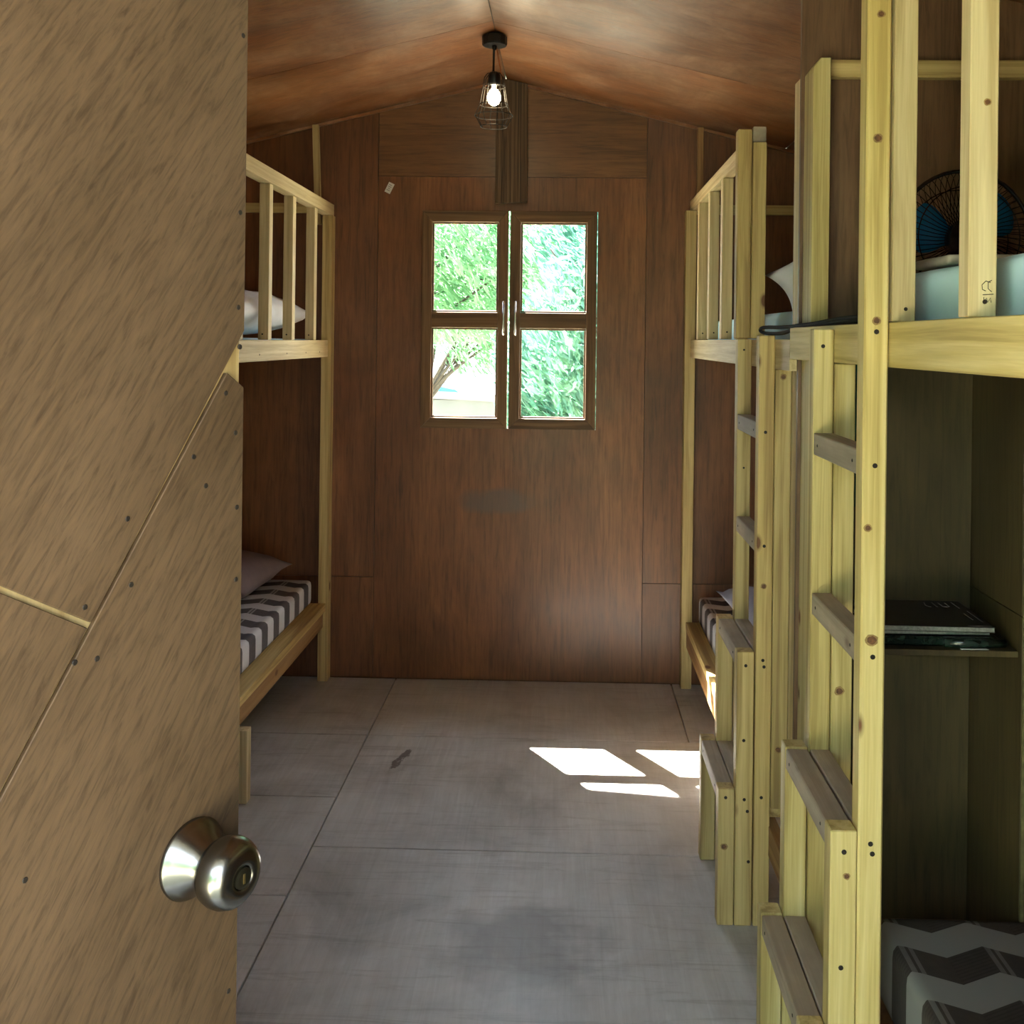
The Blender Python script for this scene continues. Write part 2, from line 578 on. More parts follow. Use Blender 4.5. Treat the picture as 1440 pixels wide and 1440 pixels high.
WX0, WX1, WZ0, WZ1 = -0.6138, 0.1328, 1.0716, 1.9984      # window opening
CX0, CX1, CZ = -0.806, 0.338, 2.143


def rect(x0, x1, z0, z1): return [(x0, z0), (x1, z0), (x1, z1), (x0, z1)]


# the middle sheet with the window cut out of it, one ring-shaped mesh
def holed_panel():
    bm = bmesh.new()
    o = rect(CX0 + gp, CX1 - gp, 0.004, CZ - gp)
    h = rect(WX0, WX1, WZ0, WZ1)
    L = []
    for yy in (YB, YB + T_):
        L.append(([bm.verts.new((x, yy, z)) for x, z in o], [bm.verts.new((x, yy, z)) for x, z in h]))
    for (a, b) in L:
        for i in range(4):
            j = (i + 1) % 4
            bm.faces.new((a[i], a[j], b[j], b[i]))
    for k in (0, 1):
        A, B = L[0][k], L[1][k]
        for i in range(4):
            j = (i + 1) % 4
            bm.faces.new((A[i], A[j], B[j], B[i]))
    bmesh.ops.recalc_face_normals(bm, faces=bm.faces)
    return link('plywood_panel', bm, PLY_BACK_STAIN, wb)


holed_panel()
wall_panel([(CX0 + gp, CZ + gp), (CX1 - gp, CZ + gp), (CX1 - gp, zc(CX1)), (RX, RZ), (CX0 + gp, zc(CX0))], PLY_BACK_H)
wall_panel([(XL, 0.431 + gp), (CX0 - gp, 0.431 + gp), (CX0 - gp, zc(CX0)), (XL, zc(XL))], PLY_BACK)
wall_panel([(CX1 + gp, 0.425 + gp), (XR, 0.425 + gp), (XR, zc(XR)), (CX1 + gp, zc(CX1))], PLY_BACK)
wall_panel(rect(XL, CX0 - gp, 0.004, 0.431 - gp), PLY_BACK)
wall_panel(rect(CX1 + gp, XR, 0.004, 0.425 - gp), PLY_BACK)
# outer cladding around the opening
YO = YB + T_ + 0.001
for pts in ([(XL, -0.1), (WX0 - 0.002, -0.1), (WX0 - 0.002, zc(WX0)), (XL, zc(XL))], [(WX1 + 0.002, -0.1), (XR, -0.1), (XR, zc(XR)), (WX1 + 0.002, zc(WX1))],
            rect(WX0 - 0.002, WX1 + 0.002, -0.1, WZ0 - 0.002), [(WX0 - 0.002, WZ1 + 0.002), (WX1 + 0.002, WZ1 + 0.002), (WX1 + 0.002, zc(WX1)), (RX, RZ), (WX0 - 0.002, zc(WX0))]):
    link('cladding_sheet', prism_bm(pts, (0, YO, 0), (1, 0, 0), (0, 0, 1), (0, 1, 0), 0, 0.012), PLY_SIDE, wb)

# side walls
for nm, x0, x1, s in (('wall_left', XL - 0.02, XL, 1), ('wall_right', XR, XR + 0.02, -1)):
    w = structure(empty(nm, ((x0 + x1) / 2, 2.2, 0)))
    for y0, y1 in ((0.08, 1.22), (1.22, 2.44), (2.44, 3.66), (3.66, YB + 0.02)):
        for z0, z1 in ((-0.1, 1.22), (1.22, 2.20)):
            board('plywood_panel', x0, x1, y0 + gp, y1 - gp, z0 + gp, z1 - gp, PLY_SIDE, w, 0.0008)
    board('cladding_sheet', x0 - 0.016 if s > 0 else x1 + 0.001, x0 - 0.001 if s > 0 else x1 + 0.016, 0.08, YB + 0.02, -0.1, 2.19, PLY_SIDE, w, 0)

# front wall with the doorway
DX0, DX1, DZ = -0.70, 0.125, 2.05
wf = structure(empty('wall_front', (0, 0.13, 0)))
for pts in (rect(XL, DX0 - gp, -0.1, DZ) , rect(DX1 + gp, XR, -0.1, DZ), [(XL, DZ + gp), (XR, DZ + gp), (XR, zc(XR)), (RX, RZ), (XL, zc(XL))]):
    link('plywood_panel', prism_bm(pts, (0, 0.185, 0), (1, 0, 0), (0, 0, 1), (0, 1, 0), 0, 0.015), PLY_SIDE, wf)
    link('cladding_sheet', prism_bm(pts, (0, 0.10, 0), (1, 0, 0), (0, 0, 1), (0, 1, 0), 0, 0.015), PLY_SIDE, wf)
board('door_jamb', DX0 - 0.04, DX0, 0.117, 0.183, 0, DZ, PINE, wf)
board('door_jamb', DX1, DX1 + 0.04, 0.117, 0.183, 0, DZ, PINE, wf)

# ceiling: two slopes of plywood sheets, roof sheets above with an overhang
ce = structure(empty('ceiling', (RX, 2.2, RZ)))
cosS = 1 / math.sqrt(1 + SL * SL)
for s in (-1, 1):
    U = Vector((s, 0, -SL)).normalized()
    N = Vector((s * SL, 0, 1)).normalized()
    run = ((RX - XL) if s < 0 else (XR - RX)) / cosS
    cuts = [0.10, 1.12, 2.34, 3.56, YB]
    for y0, y1 in zip(cuts, cuts[1:]):
        for a0, a1 in ((0.0015, 1.216), (1.22, run + 0.02)):
            link('ceiling_panel', prism_bm([(a0, y0 + 0.001), (a1, y0 + 0.001), (a1, y1 - 0.001), (a0, y1 - 0.001)], (RX, 0, RZ), U, (0, 1, 0), N, 0.0, 0.008), PLY_CEIL, ce)
    rf = structure(link('roof_left' if s < 0 else 'roof_right', prism_bm([(-0.0, -1.15), (run + 0.35, -1.15), (run + 0.35, YB + 0.495), (0.0, YB + 0.495)], (RX, 0, RZ + 0.015), U, (0, 1, 0), N, 0, 0.03), ROOFTIN))  # long front overhang is unseen, added to cut sky light through the doorway
# thin quarter trim along the joint of back wall and ceiling
for i, s in enumerate((-1, 1)):
    U = Vector((s, 0, -SL)).normalized()
    N = Vector((s * SL, 0, 1)).normalized()
    run = ((RX - XL) if s < 0 else (XR - RX)) / cosS
    structure(link('trim_%d' % (i + 1), prism_bm([(0.002, -0.013), (run - 0.01, -0.013), (run - 0.01, -0.001), (0.002, -0.001)], (RX, YB - 0.001, RZ), U, N, (0, -1, 0), 0, 0.014), PLY_CEIL))

# partition between the two bunks of the long row
pw = structure(empty('wall_partition', (0.93, 2.393, 0)))
zp = lambda x: zc(x) - 0.003
for a, b in ((0.539, 0.93), (0.932, XR - 0.002)):
    link('plywood_panel', prism_bm([(a, 0.002), (b, 0.002), (b, zp(b)), (a, zp(a))], (0, 2.388, 0), (1, 0, 0), (0, 0, 1), (0, 1, 0), 0, 0.014, bev=0.0006), PLY_PART, pw)

# ------------------------------------------------------------------ window
wn = structure(empty('window_1', (-0.241, YB, 1.073)))
SY0, SY1 = YB - 0.016, YB + 0.022
SASHWOOD = pine_set('sash_wood', (0.11, 0.056, 0.021), (0.17, 0.090, 0.036), (0.235, 0.132, 0.058), knots=False)


def mitre(name, pts, mat, parent):
    return link(name, prism_bm(pts, (0, SY0, 0), (1, 0, 0), (0, 0, 1), (0, 1, 0), 0, SY1 - SY0, bev=0.0012), mat, parent)


def sash(x0, x1, px0, px1, hx, dz):
    s = empty('sash', ((x0 + x1) / 2, YB, 1.073), wn)
    z0, z1, p0, p1, p2, p3 = 1.073 + dz, 1.997 + dz, 1.117 + dz, 1.500 + dz, 1.566 + dz, 1.949 + dz
    mitre('stile', [(x0, z0), (px0, p0), (px0, p3), (x0, z1)], SASHWOOD['z'], s)
    mitre('stile', [(x1, z0), (x1, z1), (px1, p3), (px1, p0)], SASHWOOD['z'], s)
    mitre('top_rail', [(x0 + 0.0006, z1), (px0, p3 + 0.0006), (px1, p3 + 0.0006), (x1 - 0.0006, z1)], SASHWOOD['x'], s)
    mitre('bottom_rail', [(x0 + 0.0006, z0), (x1 - 0.0006, z0), (px1, p0 - 0.0006), (px0, p0 - 0.0006)], SASHWOOD['x'], s)
    mitre('middle_rail', rect(px0 + 0.0005, px1 - 0.0005, p1, p2), SASHWOOD['x'], s)
    for a, b in ((p0, p1), (p2, p3)):
        pn = link('pane', box_bm(px0 + 0.001, px1 - 0.001, YB + 0.002, YB + 0.005, a + 0.001, b - 0.001), GLASS, s)
        w = 0.008
        for pts in (rect(px0 + 0.0005, px0 + w, a + w, b - w), rect(px1 - w, px1 - 0.0005, a + w, b - w), rect(px0 + 0.0005, px1 - 0.0005, a + 0.0005, a + w), rect(px0 + 0.0005, px1 - 0.0005, b - w, b - 0.0005)):
            link('glazing_bead', prism_bm(pts, (0, YB - 0.009, 0), (1, 0, 0), (0, 0, 1), (0, 1, 0), 0, 0.010, bev=0.0015), SASHWOOD['z'], s)
    bm = tube_bm([(hx, SY0 - 0.002, 1.468), (hx, SY0 - 0.02, 1.474), (hx, SY0 - 0.022, 1.485), (hx, SY0 - 0.022, 1.600), (hx, SY0 - 0.02, 1.610), (hx, SY0 - 0.002, 1.616)], 0.0045, 8)
    link('handle', bm, CHROME, s, smooth=True)


sash(-0.6125, -0.2465, -0.570, -0.288, -0.262, 0.0)
sash(-0.2385, 0.1300, -0.193, 0.087, -0.213, 0.0)

# ------------------------------------------------------------------ door, swung open towards the room
CORE = pine('door_core', 'z', (0.32, 0.22, 0.09), (0.40, 0.29, 0.13), (0.46, 0.345, 0.165))
door = structure(empty('door_1', (-0.679, 0.208, 0)))
DU = Vector((0.4907, 0.8713, 0)).normalized()
DN = Vector((0.8713, -0.4907, 0)).normalized()
DO = Vector((-0.310, 0.863, 0))           # foot of the knob axis on the outer face
UE, UH = 0.0495, -0.745


def door_poly(name, pts, t0, t1, mat, bev=0.0):
    bm = prism_bm(pts, DO, DU, (0, 0, 1), DN, t0, t1, bev=bev)
    uv = bm.loops.layers.uv.new('UVMap')
    for f in bm.faces:
        for l in f.loops:
            d = l.vert.co - DO
            l[uv].uv = (d.dot(DU), d.z)
    return link(name, bm, mat, door)


door_poly('core', rect(UH, UE - 0.0015, 0.01, 2.03), -0.038, -0.0052, CORE)
door_poly('plywood_panel', [(UE, 0.012), (UE, 1.405), (0.030, 1.4185), (UH, 0.279), (UH, 0.012)], -0.005, 0.0, PLY_DOOR, 0.0006)
door_poly('plywood_panel', [(UE, 1.4555), (UE, 2.03), (UH, 2.03), (UH, 1.6100), (-0.1016, 1.2300)], -0.005, 0.0, PLY_DOOR, 0.0006)
door_poly('plywood_panel', [(UH, 1.6060), (-0.1045, 1.2265), (UH, 0.286)], -0.005, 0.0, PLY_DOOR, 0.0006)
door_poly('plywood_panel', rect(UH, UE - 0.0005, 0.012, 2.03), -0.0435, -0.0385, PLY_DOOR)


def disc(name, c, n, r, mat, parent, h=0.0009, seg=8):
    return link(name, lathe_bm([(0, h), (r * 0.8, h), (r, 0.0), (r, -0.001)], c, n, seg), mat, parent)


from_px = [(0.0440, 1.717), (0.0430, 1.560), (0.0420, 1.476), (0.0445, 1.441), (0.0290, 1.4005), (0.0405, 1.365), (-0.0055, 1.348), (0.0430, 1.299), (0.008, 1.322),
           (-0.066, 1.252), (-0.107, 1.243), (-0.115, 1.203), (-0.096, 1.201), (0.043, 1.235), (-0.153, 1.056), (-0.130, 0.905), (0.040, 0.872), (-0.07, 1.305)]
for u, z in from_px:
    disc('nail', DO + DU * u + Vector((0, 0, z)), DN, 0.0024, NAIL, door, 0.0004)
KO = DO + Vector((0, 0, 1.008)) - DU * 0.003
prof = [(0.033, 0.0), (0.0335, 0.002), (0.0325, 0.004), (0.0285, 0.0085), (0.0235, 0.014), (0.0195, 0.020), (0.0165, 0.0245), (0.0160, 0.028)]
knob = link('door_knob', lathe_bm([(0.0160, 0.026), (0.0185, 0.0285), (0.0240, 0.031), (0.0275, 0.036), (0.0288, 0.0425), (0.0282, 0.049), (0.0255, 0.0555), (0.0205, 0.0602), (0.0140, 0.0622), (0.0100, 0.0622), (0.0095, 0.0600), (0, 0.0600)], KO, DN, 48), STEEL, door, smooth=True)
knob['label'] = 'brushed steel knob with keyhole'
link('rose', lathe_bm(prof, KO, DN, 48), STEEL, knob, smooth=True)
link('key_cylinder', lathe_bm([(0.0085, 0.0605), (0.0085, 0.0622), (0.006, 0.0630), (0, 0.0630)], KO, DN, 24), DARKSTEEL, knob, smooth=False)
KC = KO + DN * 0.0634
link('key_slot', prism_bm([(-0.0009, -0.004), (0.0009, -0.004), (0.0009, 0.004), (-0.0009, 0.004)], KC, DU, (0, 0, 1), DN, -0.0004, 0.0002), BRASS, knob)

# ------------------------------------------------------------------ bunks


def nail(parent, x, y, z, n, r=0.0042):
    return disc('nail', Vector((x, y, z)), n, r, NAIL, parent, 0.0005, 8)


FY = (0, -1, 0)


def ladder(bunk, Yn, Yf, zs, near_tall, far_tall, dx=0.0, near_b4=None, far_b4=None, wood=PINE):
    """stepped side boards on the near and far side with treads between them"""
    L = empty('ladder', (0.44 + dx, (Yn + Yf) / 2, 0), bunk)
    X = [(0.394 + dx, 0.4345 + dx), (0.4365 + dx, 0.479 + dx), (0.4825 + dx, 0.5215 + dx)]
    t = 0.040
    for Y, tall in ((Yn, near_tall), (Yf, far_tall)):
        for i, (x0, x1) in enumerate(X):
            top = (zs[0], zs[1], tall)[i]
            if top: board('side_board', x0, x1, Y, Y + t, 0, top, wood, L, 0.002)
    for Y, b4 in ((Yn, near_b4), (Yf, far_b4)):
        if b4: board('side_board', 0.5235 + dx, 0.5635 + dx, Y, Y + t, b4[0], b4[1], wood, L, 0.002)
    ya, yb = Yn + t + 0.001, Yf - 0.001
    for k in (0, 1):
        for x0, x1 in (X[k], X[k + 1]):
            board('tread_board', x0 + 0.001, x1, ya, yb, zs[k] - 0.042, zs[k] - 0.003, WORN, L, 0.002)
    for k in (2, 3):
        board('tread_board', X[2][0] + 0.001, X[2][1], ya, yb, zs[k] - 0.042, zs[k], WORN, L, 0.002)
    for Y in (Yn,):
        for x, z in ((0.412, zs[0] - 0.022), (0.458, zs[0] - 0.026), (0.5, zs[0] - 0.02), (0.466, zs[0] - 0.055), (0.458, zs[1] - 0.034), (0.5, zs[1] - 0.02), (0.503, zs[1] - 0.036),
                     (0.5, zs[2] - 0.02), (0.5, zs[3] - 0.022), (0.455, zs[1] - 0.22), (0.47, 0.16)):
            nail(L, x + dx, Y - 0.0005, z, FY)
    for k in (0, 1, 2, 3):
        xx = X[min(k, 2)][0] + 0.001
        for y in (ya + 0.03, yb - 0.03):
            nail(L, xx - 0.0003, y, zs[k] - 0.022, (-1, 0, 0), 0.003)
    return L


# --- far bunk on the ladder side
bR = empty('bunk_bed', (0.93, 3.35, 0))
tag(bR, 'pine bunk bed beside the window wall with stepped ladder and white pillow on top', 'bunk bed', 'pine bunk beds')
board('post', 0.499, 0.543, 4.300, 4.357, 0, 2.00, PINE, bR)
board('post', 0.546, 0.585, 2.408, 2.486, 0, 2.075, PALE, bR)
board('post', 1.265, 1.305, 4.300, 4.357, 0, 2.00, PINE, bR)
board('post', 1.265, 1.305, 2.408, 2.486, 0, 2.00, PINE, bR)
board('upper_rail', 0.522, 0.5455, 2.4025, 4.299, 1.385, 1.459, PALE, bR)
board('guard_rail', 0.521, 0.558, 2.925, 4.357, 2.002, 2.046, PALE, bR)
board('guard_post', 0.4765, 0.5165, 2.883, 2.923, 1.462, 2.048, PINE, bR, 0.003)
board('guard_post', 0.5185, 0.5570, 2.883, 2.923, 1.462, 2.012, PINE, bR, 0.002)
board('guard_block', 0.5185, 0.5560, 2.883, 2.923, 2.0135, 2.056, WORN, bR, 0.003, axis='y')
for y in (4.055, 3.753, 3.445, 3.140):
    board('guard_slat', 0.521, 0.556, y, y + 0.046, 1.461, 2.0, PALE, bR)
    nail(bR, 0.54, y - 0.0004, 1.485, FY, 0.003)
board('bed_deck', 0.548, 1.305, 2.49, 4.295, 1.388, 1.402, PLY_PART, bR, 0.001)
board('lower_rail', 0.516, 0.600, 2.61, 4.298, 0.250, 0.280, PINE, bR)
board('lower_rail', 0.519, 0.5455, 2.4025, 4.298, 0.175, 0.249, BROWNPINE, bR)
board('bed_deck', 0.602, 1.305, 2.49, 4.295, 0.235, 0.255, PLY_PART, bR, 0.001)
ladder(bR, 2.563, 2.883, (0.340, 0.681, 0.965, 1.250), 1.469, 1.4605, near_b4=(0.292, 1.384))
for x, z in ((0.50, 1.43), (0.503, 1.10)):
    nail(bR, x, 2.8825, z, FY, 0.003)

# --- near bunk on the ladder side
bN = empty('bunk_bed', (0.93, 1.3, 0))
tag(bN, 'pine bunk bed closest to the doorway with stepped ladder, desk fan on top', 'bunk bed', 'pine bunk beds')
pb = prism_bm([(0.546, 0.0), (0.585, 0.0), (0.585, 2.088), (0.562, 2.088), (0.546, 2.066)], (0, 2.302, 0), (1, 0, 0), (0, 0, 1), (0, 1, 0), 0, 0.083, bev=0.0015)
link('post', pb, FRESH['z'], bN)
board('post', 1.265, 1.305, 2.302, 2.385, 0, 2.0, FRESH, bN)
board('post', 0.562, 0.600, 0.215, 0.255, 0, 2.06, FRESH, bN)
board('post', 1.265, 1.305, 0.215, 0.255, 0, 2.0, FRESH, bN)
board('upper_rail', 0.522, 0.5455, 0.215, 2.4005, 1.413, 1.486, FRESH, bN)
board('guard_rail', 0.522, 0.560, 0.215, 1.698, 2.062, 2.105, PALE, bN)
board('guard_post', 0.4795, 0.5185, 1.660, 1.700, 0.0, 2.110, FRESH, bN, 0.003)
for y in (1.660, 1.350, 1.040, 0.730, 0.420):
    board('guard_slat', 0.5235, 0.5605, y, y + 0.034, 1.487, 2.060, PALE, bN)
    nail(bN, 0.545, y - 0.0004, 1.507, FY, 0.0032)
board('bed_deck', 0.548, 1.305, 0.26, 2.30, 1.418, 1.432, PLY_PART, bN, 0.001)
board('lower_rail', 0.5195, 0.5455, 0.26, 2.4005, 0.19, 0.280, BROWNPINE, bN)
board('bed_deck', 0.548, 1.305, 0.26, 2.30, 0.262, 0.280, PLY_PART, bN, 0.001)
ladder(bN, 1.660, 2.000, (0.345, 0.668, 0.968, 1.277), None, 1.478, dx=-0.001, wood=FRESH, far_b4=(0.285, 1.4115))
for x, z in ((0.499, 1.47),):
    nail(bN, x, 1.6595, z, FY, 0.0042)
nail(bN, 0.499, 1.9995, 1.445, FY, 0.004)
KNOT = plain('knot', (0.13, 0.055, 0.02), 0.6, 0, 0.5, 160)
KNOT_RING = plain('knot_ring', (0.30, 0.19, 0.065), 0.6, 0, 0.3, 120)


def knot(parent, x, y, z, r):
    rnd = random.Random(int(x * 1e4 + z * 1e5))
    for nm, k, h, mat in (('knot_ring', 1.5, 0.0003, KNOT_RING), ('knot', 1.0, 0.0006, KNOT)):
        pts = [(r * k * rnd.uniform(0.86, 1.12) * math.cos(i * math.pi / 7), r * k * rnd.uniform(0.86, 1.12) * math.sin(i * math.pi / 7) * 0.95) for i in range(14)]
        link(nm, prism_bm(pts, (x, y, z), (1, 0, 0), (0, 0, 1), (0, -1, 0), -0.002, h), mat, parent)


knot(bN, 0.4975, 1.66, 1.781, 0.0055)
knot(bN, 0.5005, 1.66, 1.98, 0.0045)
knot(bN, 0.499, 1.66, 1.488, 0.005)
knot(bN, 0.497, 1.66, 0.975, 0.0072)
knot(bN, 0.4890, 1.66, 1.155, 0.0045)
knot(bN, 0.538, 2.0, 0.778, 0.0065)
knot(bR, 0.542, 2.563, 1.366, 0.006)
knot(bR, 0.409, 2.563, 0.196, 0.006)
knot(bR, 0.54, 2.563, 0.44, 0.0065)
knot(bR, 0.5, 2.563, 0.845, 0.005)
knot(bN, 0.5455, 1.35, 1.767, 0.0035)
knot(bN, 0.4615, 1.66, 0.595, 0.004)
# carpenter's scribble low on the second slat of the guard
sb = bmesh.new()
for pts in ([(0.552, 1.532), (0.546, 1.534), (0.541, 1.529), (0.5415, 1.523), (0.546, 1.521)], [(0.5535, 1.535), (0.549, 1.5325), (0.549, 1.524), (0.5535, 1.520)], [(0.542, 1.516), (0.556, 1.517)],
            [(0.5435, 1.513), (0.5435, 1.506), (0.547, 1.512), (0.5485, 1.506), (0.552, 1.512), (0.553, 1.506)]):
    tube_bm([(x, 1.3496, z) for x, z in pts], 0.0005, 4, sb)
tag(link('pencil_marks', sb, NAIL, bN), kind='stuff')

# --- bunk behind the door
bL = empty('bunk_bed', (-1.42, 3.35, 0))
tag(bL, 'pine bunk bed half hidden by the door, without a ladder in view', 'bunk bed', 'pine bunk beds')
board('post', -1.030, -0.988, 4.300, 4.357, 0, 1.968, PINE, bL)
board('post', -1.030, -0.988, 2.405, 2.445, 0, 1.968, PINE, bL)
board('post', -1.825, -1.785, 4.300, 4.357, 0, 1.968, PINE, bL)
board('post', -1.825, -1.785, 2.405, 2.445, 0, 1.968, PINE, bL)
board('guard_rail', -1.036, -0.994, 2.405, 4.357, 1.969, 2.019, PALE, bL)
board('upper_rail', -1.040, -1.000, 2.447, 4.298, 1.370, 1.440, PALE, bL)
for i, y in enumerate((4.049, 3.724, 3.425, 3.115, 2.805)):
    board('guard_slat', -1.035, -1.000, y, y + 0.040, 1.441, 1.968, PALE, bL)
    nail(bL, -1.02, y - 0.0004, 1.46, FY, 0.003)
for y in (4.15, 3.93, 3.66, 3.33):
    nail(bL, -0.9995, y, 1.392, (1, 0, 0), 0.003)
board('bed_deck', -1.82, -1.042, 2.45, 4.295, 1.385, 1.403, PLY_PART, bL, 0.001)
board('lower_rail', -1.090, -0.995, 2.447, 4.298, 0.300, 0.330, PINE, bL)
board('lower_rail', -1.050, -1.008, 2.447, 4.298, 0.228, 0.299, BROWNPINE, bL)
board('bed_deck', -1.82, -1.092, 2.45, 4.295, 0.305, 0.325, PLY_PART, bL, 0.001)
board('leg', -1.045, -0.972, 3.155, 3.195, 0, 0.2275, PALE, bL)

# battens nailed to the back wall and the partition
for nm, x0, x1, z0, z1, lab in (
        ('wall_batten', -1.81, -1.035, 1.982, 2.022, 'horizontal pale batten on the window wall behind the bunk half hidden by the door'),
        ('wall_batten', 0.546, 1.30, 1.989, 2.029, 'horizontal pale batten on the window wall behind the laddered bunk with the white pillow')):
    tag(board(nm, x0, x1, 4.337 if x0 > 0 else 4.337, 4.3585, z0, z1, PINE, None), lab, 'batten', 'battens on the walls')
tag(link('wall_batten', prism_bm([(-1.082, 2.352), (-1.056, 2.352), (-1.040, 1.93), (-1.066, 1.93)], (0, 4.312, 0), (1, 0, 0), (0, 0, 1), (0, 1, 0), 0, 0.024, bev=0.001), PINE['z']),
    'slightly slanting upright batten rising to the ceiling above the bunk half hidden by the door', 'batten', 'battens on the walls')
tag(board('wall_batten', 0.547, 0.572, 4.332, 4.3585, 2.032, 2.355, BROWNPINE, None), 'short upright batten rising to the ceiling above the laddered bunk by the window wall', 'batten', 'battens on the walls')
tag(board('wall_batten', 0.588, 1.264, 2.362, 2.3875, 2.060, 2.100, PINE, None), 'horizontal pale batten on the plywood partition above the desk fan', 'batten', 'battens on the walls')

# weathered board hanging under the ridge
tag(link('weathered_board', prism_bm([(-0.304, 2.028), (-0.168, 2.034), (-0.172, 2.534), (-0.262, 2.553), (-0.304, 2.547)], (0, 4.330, 0), (1, 0, 0), (0, 0, 1), (0, 1, 0), 0, 0.0285, bev=0.002), OLDBOARD['z']),
    'dark weathered wooden board fixed upright between the ridge and the window', 'board')

# small paper sticker
st = empty('paper_sticker', (-0.762, YB - 0.001, 2.09))
tag(st, 'small tilted white paper sticker on the wall beside the window', 'sticker')
ca, sa = math.cos(math.radians(-26)), math.sin(math.radians(-26))
SU, SV = Vector((ca, 0, sa)), Vector((-sa, 0, ca))
SO = (-0.758, YB - 0.0006, 2.093)
link('paper', prism_bm(rect(-0.013, 0.013, -0.023, 0.023), SO, SU, SV, (0, -1, 0), 0, 0.0006), PAPER, st)
for i, w in enumerate((0.008, 0.009, 0.006, 0.009)):
    link('printed_line', prism_bm(rect(-w, w * 0.7, 0.013 - i * 0.008 - 0.0012, 0.013 - i * 0.008 + 0.0012), SO, SU, SV, (0, -1, 0), 0.0006, 0.0008), INK, st)

# ------------------------------------------------------------------ bedding


def mattress(name, x0, x1, y0, y1, z0, z1, mat, label, dome=0.008, group='mattresses on the bunks'):
    bm = box_bm(x0, x1, y0, y1, z0, z1, 0.022, 3)
    bmesh.ops.subdivide_edges(bm, edges=[e for e in bm.edges if e.calc_length() > 0.3], cuts=9, use_grid_fill=True)
    cx, cy = (x0 + x1) / 2, (y0 + y1) / 2
    for v in bm.verts:
        if v.co.z > (z0 + z1) / 2:
            kx = 1 - ((v.co.x - cx) / (x1 - x0) * 2) ** 2
            ky = 1 - ((v.co.y - cy) / (y1 - y0) * 2) ** 2
            v.co.z += dome * max(kx, 0) * max(ky, 0) ** 0.5 + 0.004 * noise.noise(v.co * 3)
    return tag(link(name, bm, mat, smooth=True), label, 'mattress', group)


mattress('mattress', -1.80, -1.052, 2.47, 4.285, 0.331, 0.432, SHEET, 'mattress in a grey and white zigzag sheet on the lower bunk behind the door')
mattress('mattress', 0.566, 1.29, 2.62, 4.285, 0.282, 0.392, SHEET, 'zigzag mattress on the lower bunk behind the ladder by the window wall')
mattress('mattress', 0.572, 1.29, 0.30, 1.868, 0.2815, 0.420, SHEET_SHADED, 'mattress in a zigzag sheet with shade put into its colour, below the open shelf near the doorway')
mattress('mattress', -1.80, -1.06, 2.47, 4.285, 1.4045, 1.442, SHEET_BLUE, 'pale mattress on the upper bunk half hidden by the door')
mattress('mattress', 0.590, 1.29, 2.51, 4.285, 1.4035, 1.535, SHEET_BLUE, 'pale blue mattress under the propped white pillow on the upper bunk')
mattress('mattress', 0.598, 1.29, 0.30, 1.875, 1.4335, 1.575, SHEET_BLUE, 'pale blue mattress carrying the desk fan on the upper bunk near the doorway', dome=0.006)


def pillow(c, sx, sy, sz, rot, mat, label, seed=0):
    bm = bmesh.new()
    n = 16
    R = Matrix.Rotation(rot[2], 3, 'Z') @ Matrix.Rotation(rot[1], 3, 'Y') @ Matrix.Rotation(rot[0], 3, 'X')
    grids = []
    for side in (1, -1):
        G = []
        for i in range(n + 1):
            row = []
            for j in range(n + 1):
                u, v = -1 + 2 * i / n, -1 + 2 * j / n
                pin = 1 - 0.10 * (1 - abs(u) ** 2) * (abs(v) ** 3)
                pin2 = 1 - 0.10 * (1 - abs(v) ** 2) * (abs(u) ** 3)
                h = ((1 - abs(u) ** 2.6) * (1 - abs(v) ** 2.6)) ** 0.55
                nz = noise.noise(Vector((u * 2.1 + seed, v * 2.1, side * 1.5))) * 0.16 + noise.noise(Vector((u * 5 + seed, v * 5, side))) * 0.07
                p = Vector((u * sx * pin2, v * sy * pin, side * sz * h * (1 + nz) + nz * 0.1 * sz))
                row.append(bm.verts.new(Vector(c) + R @ p))
            G.append(row)
        grids.append(G)
    for k, G in enumerate(grids):
        for i in range(n):
            for j in range(n):
                q = (G[i][j], G[i + 1][j], G[i + 1][j + 1], G[i][j + 1])
                bm.faces.new(q if k == 0 else q[::-1])
    bmesh.ops.remove_doubles(bm, verts=bm.verts, dist=0.0015)
    bmesh.ops.recalc_face_normals(bm, faces=bm.faces)
    return tag(link('pillow', bm, mat, smooth=True), label, 'pillow', 'pillows on the bunks')


pillow((-1.42, 3.97, 0.528), 0.285, 0.275, 0.085, (0, math.radians(4), math.radians(-3)), PILLOW_B, 'brownish grey pillow lying on the zigzag sheet of the lower bunk behind the door', 1)
pillow((-1.31, 3.87, 1.545), 0.235, 0.42, 0.085, (0, 0, math.radians(-3)), PILLOW_W, 'white pillow behind the slats of the upper bunk half hidden by the door', 2)
pillow((0.85, 3.50, 0.504), 0.265, 0.34, 0.085, (0, math.radians(5), 0.05), PILLOW_G, 'grey pillow on the lower bunk behind the ladder by the window wall', 3)
pillow((0.795, 2.90, 1.690), 0.225, 0.075, 0.055, (math.radians(68), math.radians(-29), 0.0), PILLOW_W, 'white pillow propped on the pale blue upper mattress beside the partition', 4)
bm = box_bm(0.625, 0.95, 1.70, 1.862, 1.583, 1.600, 0.007, 3)
bmesh.ops.subdivide_edges(bm, edges=[e for e in bm.edges if e.calc_length() > 0.1], cuts=5, use_grid_fill=True)
for v in bm.verts: v.co.z += 0.0025 * noise.noise(v.co * 14)
tag(link('folded_blanket', bm, plain('beige_blanket', (0.40, 0.36, 0.29), 0.9, 0, 0.12, 30), smooth=True), 'thin folded beige blanket on the pale blue mattress in front of the desk fan', 'blanket')

